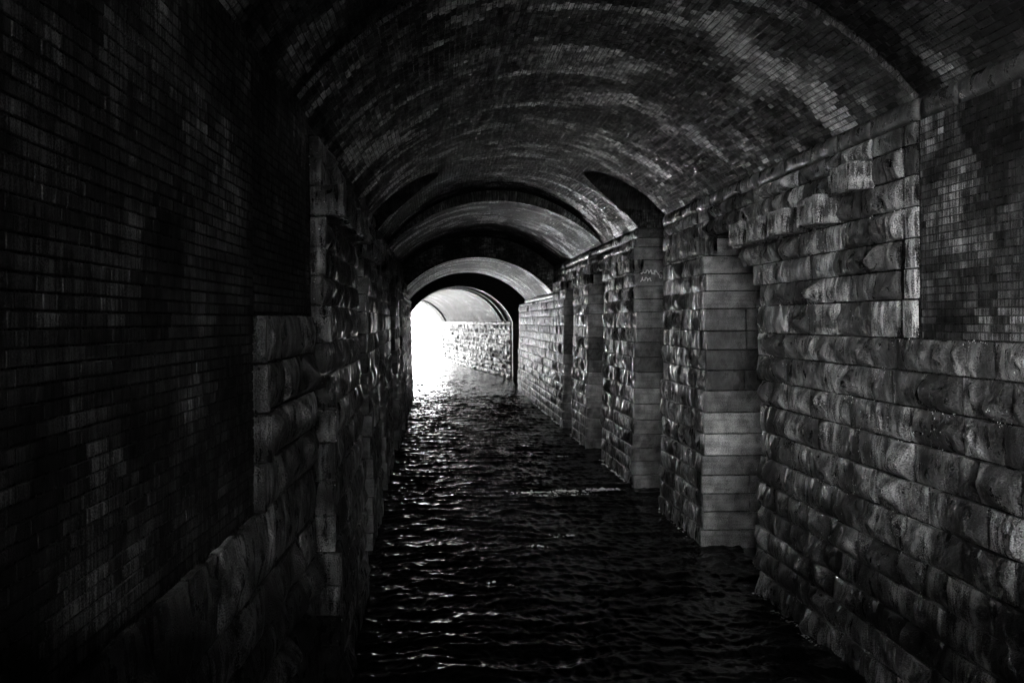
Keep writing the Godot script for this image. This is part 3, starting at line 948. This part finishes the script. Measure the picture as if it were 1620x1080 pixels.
func build_far() -> void:
	# the chamber before the last arch, and the last stretch that bends left to the daylight
	var a5 := Arch.new(-2.5, 5.95, EYE - 0.05, 2.8)
	var arch := thing("stone_arch", "black-faced last arch framing the white daylight", "arch", Vector3(1.7, 0, -63))
	spandrel(arch, a5, 63.0, -13, 9.2, -1.5, 9.74, 0.6, 0.12)
	ring_bricks(arch, a5, 62.985, 0.4, func(_s: float) -> float: return 0.08)
	var ang := deg_to_rad(9.0)
	var dirv := Vector3(-sin(ang), 0, -cos(ang))
	var rightv := Vector3(cos(ang), 0, -sin(ang))
	var fr := Transform3D(Basis(rightv, Vector3.UP, -dirv), Vector3(1.72, 0, -63.3))
	# local frame: x right, z back along the stretch
	var len := 36.0
	var tun := thing("brick_tunnel", "bright brick tunnel beyond the last arch bending left to the exit", "tunnel", Vector3(0, 0, -78))
	var la := Arch.new(-4.25, 4.25, EYE - 0.05, 2.85)
	var mb := MB.new()
	var nseg := 34
	var rows := []
	var outer := []
	var cols := []
	for k in nseg + 1:
		var r := PackedVector3Array()
		var ro := PackedVector3Array()
		var c := PackedColorArray()
		for i in 41:
			var s := la.length() * i / 40.0
			var p := la.at(s, 0.03 * nz_rough.get_noise_2d(k * 1.3, i * 0.7))
			var q := la.at(s, 0.4)
			r.append(fr * Vector3(p.x, p.y, -len * k / nseg) - tun.position)
			ro.append(fr * Vector3(q.x, q.y, -len * k / nseg) - tun.position)
			c.append(grey(clampf(0.11 * exp(2.8 * nz_patch.get_noise_3d(k * 1.5, i * 0.12, 5.0) + 1.2 * nz_patch.get_noise_3d(k * 4.0, i * 0.5, 9.0)), 0.02, 0.6)))
		rows.append(r)
		outer.append(ro)
		cols.append(c)
	mb.sheet(rows, cols, Vector3(0, -1, 0))
	mb.sheet(outer, cols, Vector3(0, 1, 0))
	put("vault_lining", mb.mesh(), M.brick, tun, Transform3D(Basis(), tun.position))
	# rings that step down from the lining
	for d in [1.0, 2.6, 31.0]:
		var ra := Arch.new(-4.1, 4.1, EYE - 0.05, 2.7)
		var m := MB.new()
		var rr := []
		var cc := []
		for e in [[0.3, 0.0], [0.0, 0.0], [0.0, 0.55], [0.3, 0.55]]:
			var r := PackedVector3Array()
			var c := PackedColorArray()
			for i in 41:
				var p := ra.at(ra.length() * i / 40.0, e[0])
				r.append(fr * Vector3(p.x, p.y, -d - e[1]) - tun.position)
				c.append(grey(0.16))
			rr.append(r)
			cc.append(c)
		m.sheet(rr, cc, Vector3(0, -1, 0))
		put("arch_rib", m.mesh(), M.brick, tun, Transform3D(Basis(), tun.position))
	for side in [1.0, -1.0]:
		var w := thing("stone_wall", "rock-faced stone wall on the right of the bright tunnel, lit from the exit" if side > 0 else "stone wall on the left of the bright tunnel, hidden behind the dark pier", "wall", fr * Vector3(4.25 * side, 0, -16))
		var m := MB.new()
		for e in [[0.0, -1.0, 0.9], [0.0, 0.0, 0.0]]:
			pass
		var A := fr * Vector3(4.28 * side, 0, 0)
		var B := fr * Vector3(4.28 * side, 0, -len)
		var bk: Vector3 = rightv * side * 0.8
		var lo := Vector3(0, -1.5, 0)
		var hi := Vector3(0, EYE - 0.05, 0)
		m.quad(A + lo, B + lo, B + hi, A + hi, -rightv * side, grey(0.05))
		m.quad(A + lo + bk, B + lo + bk, B + hi + bk, A + hi + bk, rightv * side, grey(0.05))
		m.quad(A + hi, B + hi, B + hi + bk, A + hi + bk, Vector3.UP, grey(0.05))
		for i in m.v.size():
			m.v[i] -= w.position
		put("mortar_bed", m.mesh(), M.mortar, w, Transform3D(Basis(), w.position))
		if side > 0:
			var bulk := MB.new()
			courses(w, fr * Vector3(4.25, 0, 0), dirv, -rightv, 0.0, len, joints_from([-0.32, -0.75, -1.15, -1.55, -1.97, -2.4, -2.82, -3.22, -3.6, -3.97, -4.35, -4.85], 0), {
				"wmin": 0.5, "wmax": 1.0, "nx": 6, "ny": 5, "prot": 0.19, "rough": 0.09, "tone": 0.17, "spread": 0.9, "mat": M.far, "stain": 1.7, "batter": 0.015, "bulk": bulk})
			var o := put("stonework", bulk.mesh(), M.far, w, Transform3D(Basis(), w.position))
			o.set_meta("kind", "stuff")
			var u := 0.0
			while u < len - 0.2:
				stone(w, "string_course", M.ashlar, fr * Vector3(4.26, EYE - 0.30, -u), dirv, -rightv, 1.62, 0.26, 4, 3, 0.09, 0.006, 0.16, 0.4)
				u += 1.65
	# outside: face of the viaduct and a pale building over the river
	var face := thing("viaduct_face", "stone face of the viaduct outside the exit", "wall", fr * Vector3(0, 0, -len))
	spandrel(face, la, len, -14, 14, -1.5, 10.6, 0.5, 0.3, fr)
	var bl := thing("pale_building", "pale building lost in the glare beyond the exit", "building", Vector3(-8, 0, -190))
	var m := MB.new()
	m.box(Vector3(-26, 0, -8) , Vector3(16, 16, 0), grey(0.6))
	put("wall", m.mesh(), M.plain, bl, Transform3D(Basis(), bl.position))
	m = MB.new()
	m.box(Vector3(-26.6, 16, -8.6), Vector3(16.6, 16.5, 0.6), grey(0.4))
	put("roof", m.mesh(), M.plain, bl, Transform3D(Basis(), bl.position))
	m = MB.new()
	m.box(Vector3(5.0, 0.1, 0.0), Vector3(6.6, 2.3, 0.06), grey(0.07))
	put("door", m.mesh(), M.plain, bl, Transform3D(Basis(), bl.position))
	for j in 4:
		for i in 9:
			var wmb := MB.new()
			wmb.box(Vector3(-24 + i * 4.4, 1.2 + j * 3.7, 0.0), Vector3(-22.4 + i * 4.4, 3.2 + j * 3.7, 0.06), grey(0.16))
			put("window", wmb.mesh(), M.plain, bl, Transform3D(Basis(), bl.position))

# ---------------------------------------------------------------- water
var waves := []
var wave_mean := 0.0

func wave_height(x: float, d: float) -> float:
	var wx := x + 0.25 * nz_patch.get_noise_2d(x * 0.9, d * 0.9)
	var wd := d + 0.35 * nz_patch.get_noise_2d(x * 0.8 + 70.0, d * 0.8)
	var h := 0.0
	for w in waves:
		h += w[3] * exp(1.3 * (sin(w[0] * wx + w[1] * wd + w[2]) - 1.0))
	return h - wave_mean

func build_water() -> void:
	var r := RandomNumberGenerator.new()
	r.seed = 77
	for i in 20:
		var lam := 0.13 * pow(1.1 / 0.13, i / 19.0)
		var sp := 0.42 if lam > 0.35 else 0.8
		var a := r.randfn(0.0, sp)
		var k := TAU / lam
		waves.append([k * sin(a), k * cos(a), r.randf() * TAU, (0.037 if lam < 0.42 else 0.020) * lam * r.randf_range(0.7, 1.3)])
	for e in [[0.52, 0.05], [0.61, -0.16], [0.46, 0.22]]:     # the main train of crests across the stream
		var kk: float = TAU / e[0]
		waves.append([kk * sin(e[1]), kk * cos(e[1]), r.randf() * TAU, 0.036 * e[0]])
	for w in waves:
		wave_mean += w[3] * 0.40
	var mb := MB.new()
	var rows := []
	var cols := []
	var d := 8.0
	while d < 110.0:
		var row := PackedVector3Array()
		var c := PackedColorArray()
		var nxx := 330
		var xl := -3.0 - maxf(0.0, d - 48.0) * 0.18
		var xr := 6.2 if d < 52.0 else 6.2
		for i in nxx + 1:
			var x := lerpf(xl, xr, i / float(nxx))
			row.append(Vector3(x, wave_height(x, d), -d))
			c.append(Color.WHITE)
		rows.append(row)
		cols.append(c)
		d += d * (0.0025 if d < 50.0 else 0.005)
	mb.sheet(rows, cols, Vector3.UP)
	# the calm rest of the river: behind the camera, in the side arches and outside
	var y := -0.02
	for q in [[-200.0, 300.0, -8.0, 300.0], [-13.0, -3.0, -110.0, -8.0], [6.2, 9.2, -110.0, -8.0], [-300.0, 300.0, -900.0, -109.9]]:
		mb.quad(Vector3(q[0], y, q[2]), Vector3(q[1], y, q[2]), Vector3(q[1], y, q[3]), Vector3(q[0], y, q[3]), Vector3.UP, Color.WHITE)
	structure("river_water", mb.mesh(), M.water)

# a line of froth, along the walls also of white glints: small lumps scattered along a path, thinning out at random
func froth(mb: MB, a: Vector3, b: Vector3, count: int, wide: float, big: float, r: RandomNumberGenerator) -> void:
	for i in count:
		var t := r.randf()
		if nz_patch.get_noise_2d(t * a.distance_to(b) * 3.0, a.x * 5.0) < -0.12:
			continue
		var p := a.lerp(b, t) + Vector3(r.randfn(0.0, wide), 0.0, r.randfn(0.0, wide))
		p.y = wave_height(p.x, -p.z) - 0.004
		var q := big * exp(r.randfn(-0.3, 0.5))
		var c := []
		for k in 5:
			var an := TAU * k / 5.0 + r.randf()
			c.append(p + Vector3(cos(an) * q * r.randf_range(0.8, 2.0), 0.0, sin(an) * q * r.randf_range(0.6, 1.2)))
		var top := p + Vector3(0, q * r.randf_range(0.4, 0.9), 0)
		for k in 5:
			var e: Vector3 = c[k]
			var g: Vector3 = c[(k + 1) % 5]
			var n := (e - top).cross(g - top)
			if n.y < 0.0:
				n = -n
			mb.quad(top, e, g, g, n.normalized(), grey(0.85))

func scribble(mb: MB, pts: Array, w: float) -> void:
	for i in pts.size() - 1:
		var a: Vector3 = pts[i]
		var b: Vector3 = pts[i + 1]
		var s := Vector3(-(b - a).y, (b - a).x, 0).normalized() * w * 0.5
		var k := Vector3(0, 0, -0.006)
		mb.quad(a + s, b + s, b - s, a - s, FACE, grey(0.8))
		mb.quad(a + s, b + s, b + s + k, a + s + k, s.normalized(), grey(0.8))
		mb.quad(a - s, b - s, b - s + k, a - s + k, -s.normalized(), grey(0.8))

func build_details() -> void:
	var r := RandomNumberGenerator.new()
	r.seed = 5
	var mb := MB.new()
	froth(mb, Vector3(1.9, 0, -21.7), Vector3(5.5, 0, -22.1), 1300, 0.10, 0.019, r)
	froth(mb, Vector3(2.6, 0, -21.4), Vector3(4.3, 0, -21.6), 200, 0.10, 0.014, r)
	froth(mb, Vector3(5.40, 0, -10.3), Vector3(5.40, 0, -14.0), 420, 0.02, 0.012, r)  # from here the white lumps also stand for glints at the walls
	froth(mb, Vector3(5.40, 0, -16.3), Vector3(5.38, 0, -19.7), 120, 0.02, 0.012, r)
	for e in [[22.3, 26.8], [29.2, 32.7], [34.7, 38.4], [38.4, 50.5]]:
		froth(mb, Vector3(5.42, 0, -e[0]), Vector3(5.42, 0, -e[1]), int((e[1] - e[0]) * 110), 0.02, 0.018, r)
	froth(mb, Vector3(5.75, 0, -63.5), Vector3(0.9, 0, -96.0), 1500, 0.10, 0.05, r)
	for p in [Vector3(1.75, 0, -16.6), Vector3(0.85, 0, -14.3), Vector3(2.4, 0, -17.4), Vector3(3.9, 0, -27.5), Vector3(3.1, 0, -30.0)]:
		froth(mb, p, p + Vector3(0.5, 0, 0.08), 60, 0.03, 0.012, r)
	var o := put("foam", mb.mesh(), M.foam, self)
	o.material_override = M.foam
	o.set_meta("kind", "stuff")
	o.set_meta("label", "white froth over the river sill, and white lumps for glints along the waterline")
	o.set_meta("category", "foam")
	# chalked scribbles on the second pier
	var pier2: Node3D = null
	for c in get_children():
		if c is Node3D and c.has_meta("label") and str(c.get_meta("label")).begins_with("second stone pier on the right"):
			pier2 = c
	var z := -22.3 + 0.035
	for sc in [[5.72, 1.33, 0.42, 0.10, 8], [5.70, 1.12, 0.30, 0.12, 6], [5.95, 1.30, 0.35, 0.16, 5], [6.2, 1.18, 0.3, 0.12, 7]]:
		var m := MB.new()
		var pts := []
		var ph := r.randf() * TAU
		for i in 31:
			var t := i / 30.0
			var y: float = sc[3] * (0.38 * sin(t * sc[4] * 3.1 + ph) + 0.25 * sin(t * sc[4] * 5.3 + ph * 2.0) * (1.0 - t))
			pts.append(Vector3(sc[0] + sc[2] * (t + 0.05 * sin(t * sc[4] * 4.4 + ph)), EYE + sc[1] + y, z) - pier2.position)
		scribble(m, pts, 0.022)
		put("chalk_scribble", m.mesh(), M.foam, pier2, Transform3D(Basis(), pier2.position))
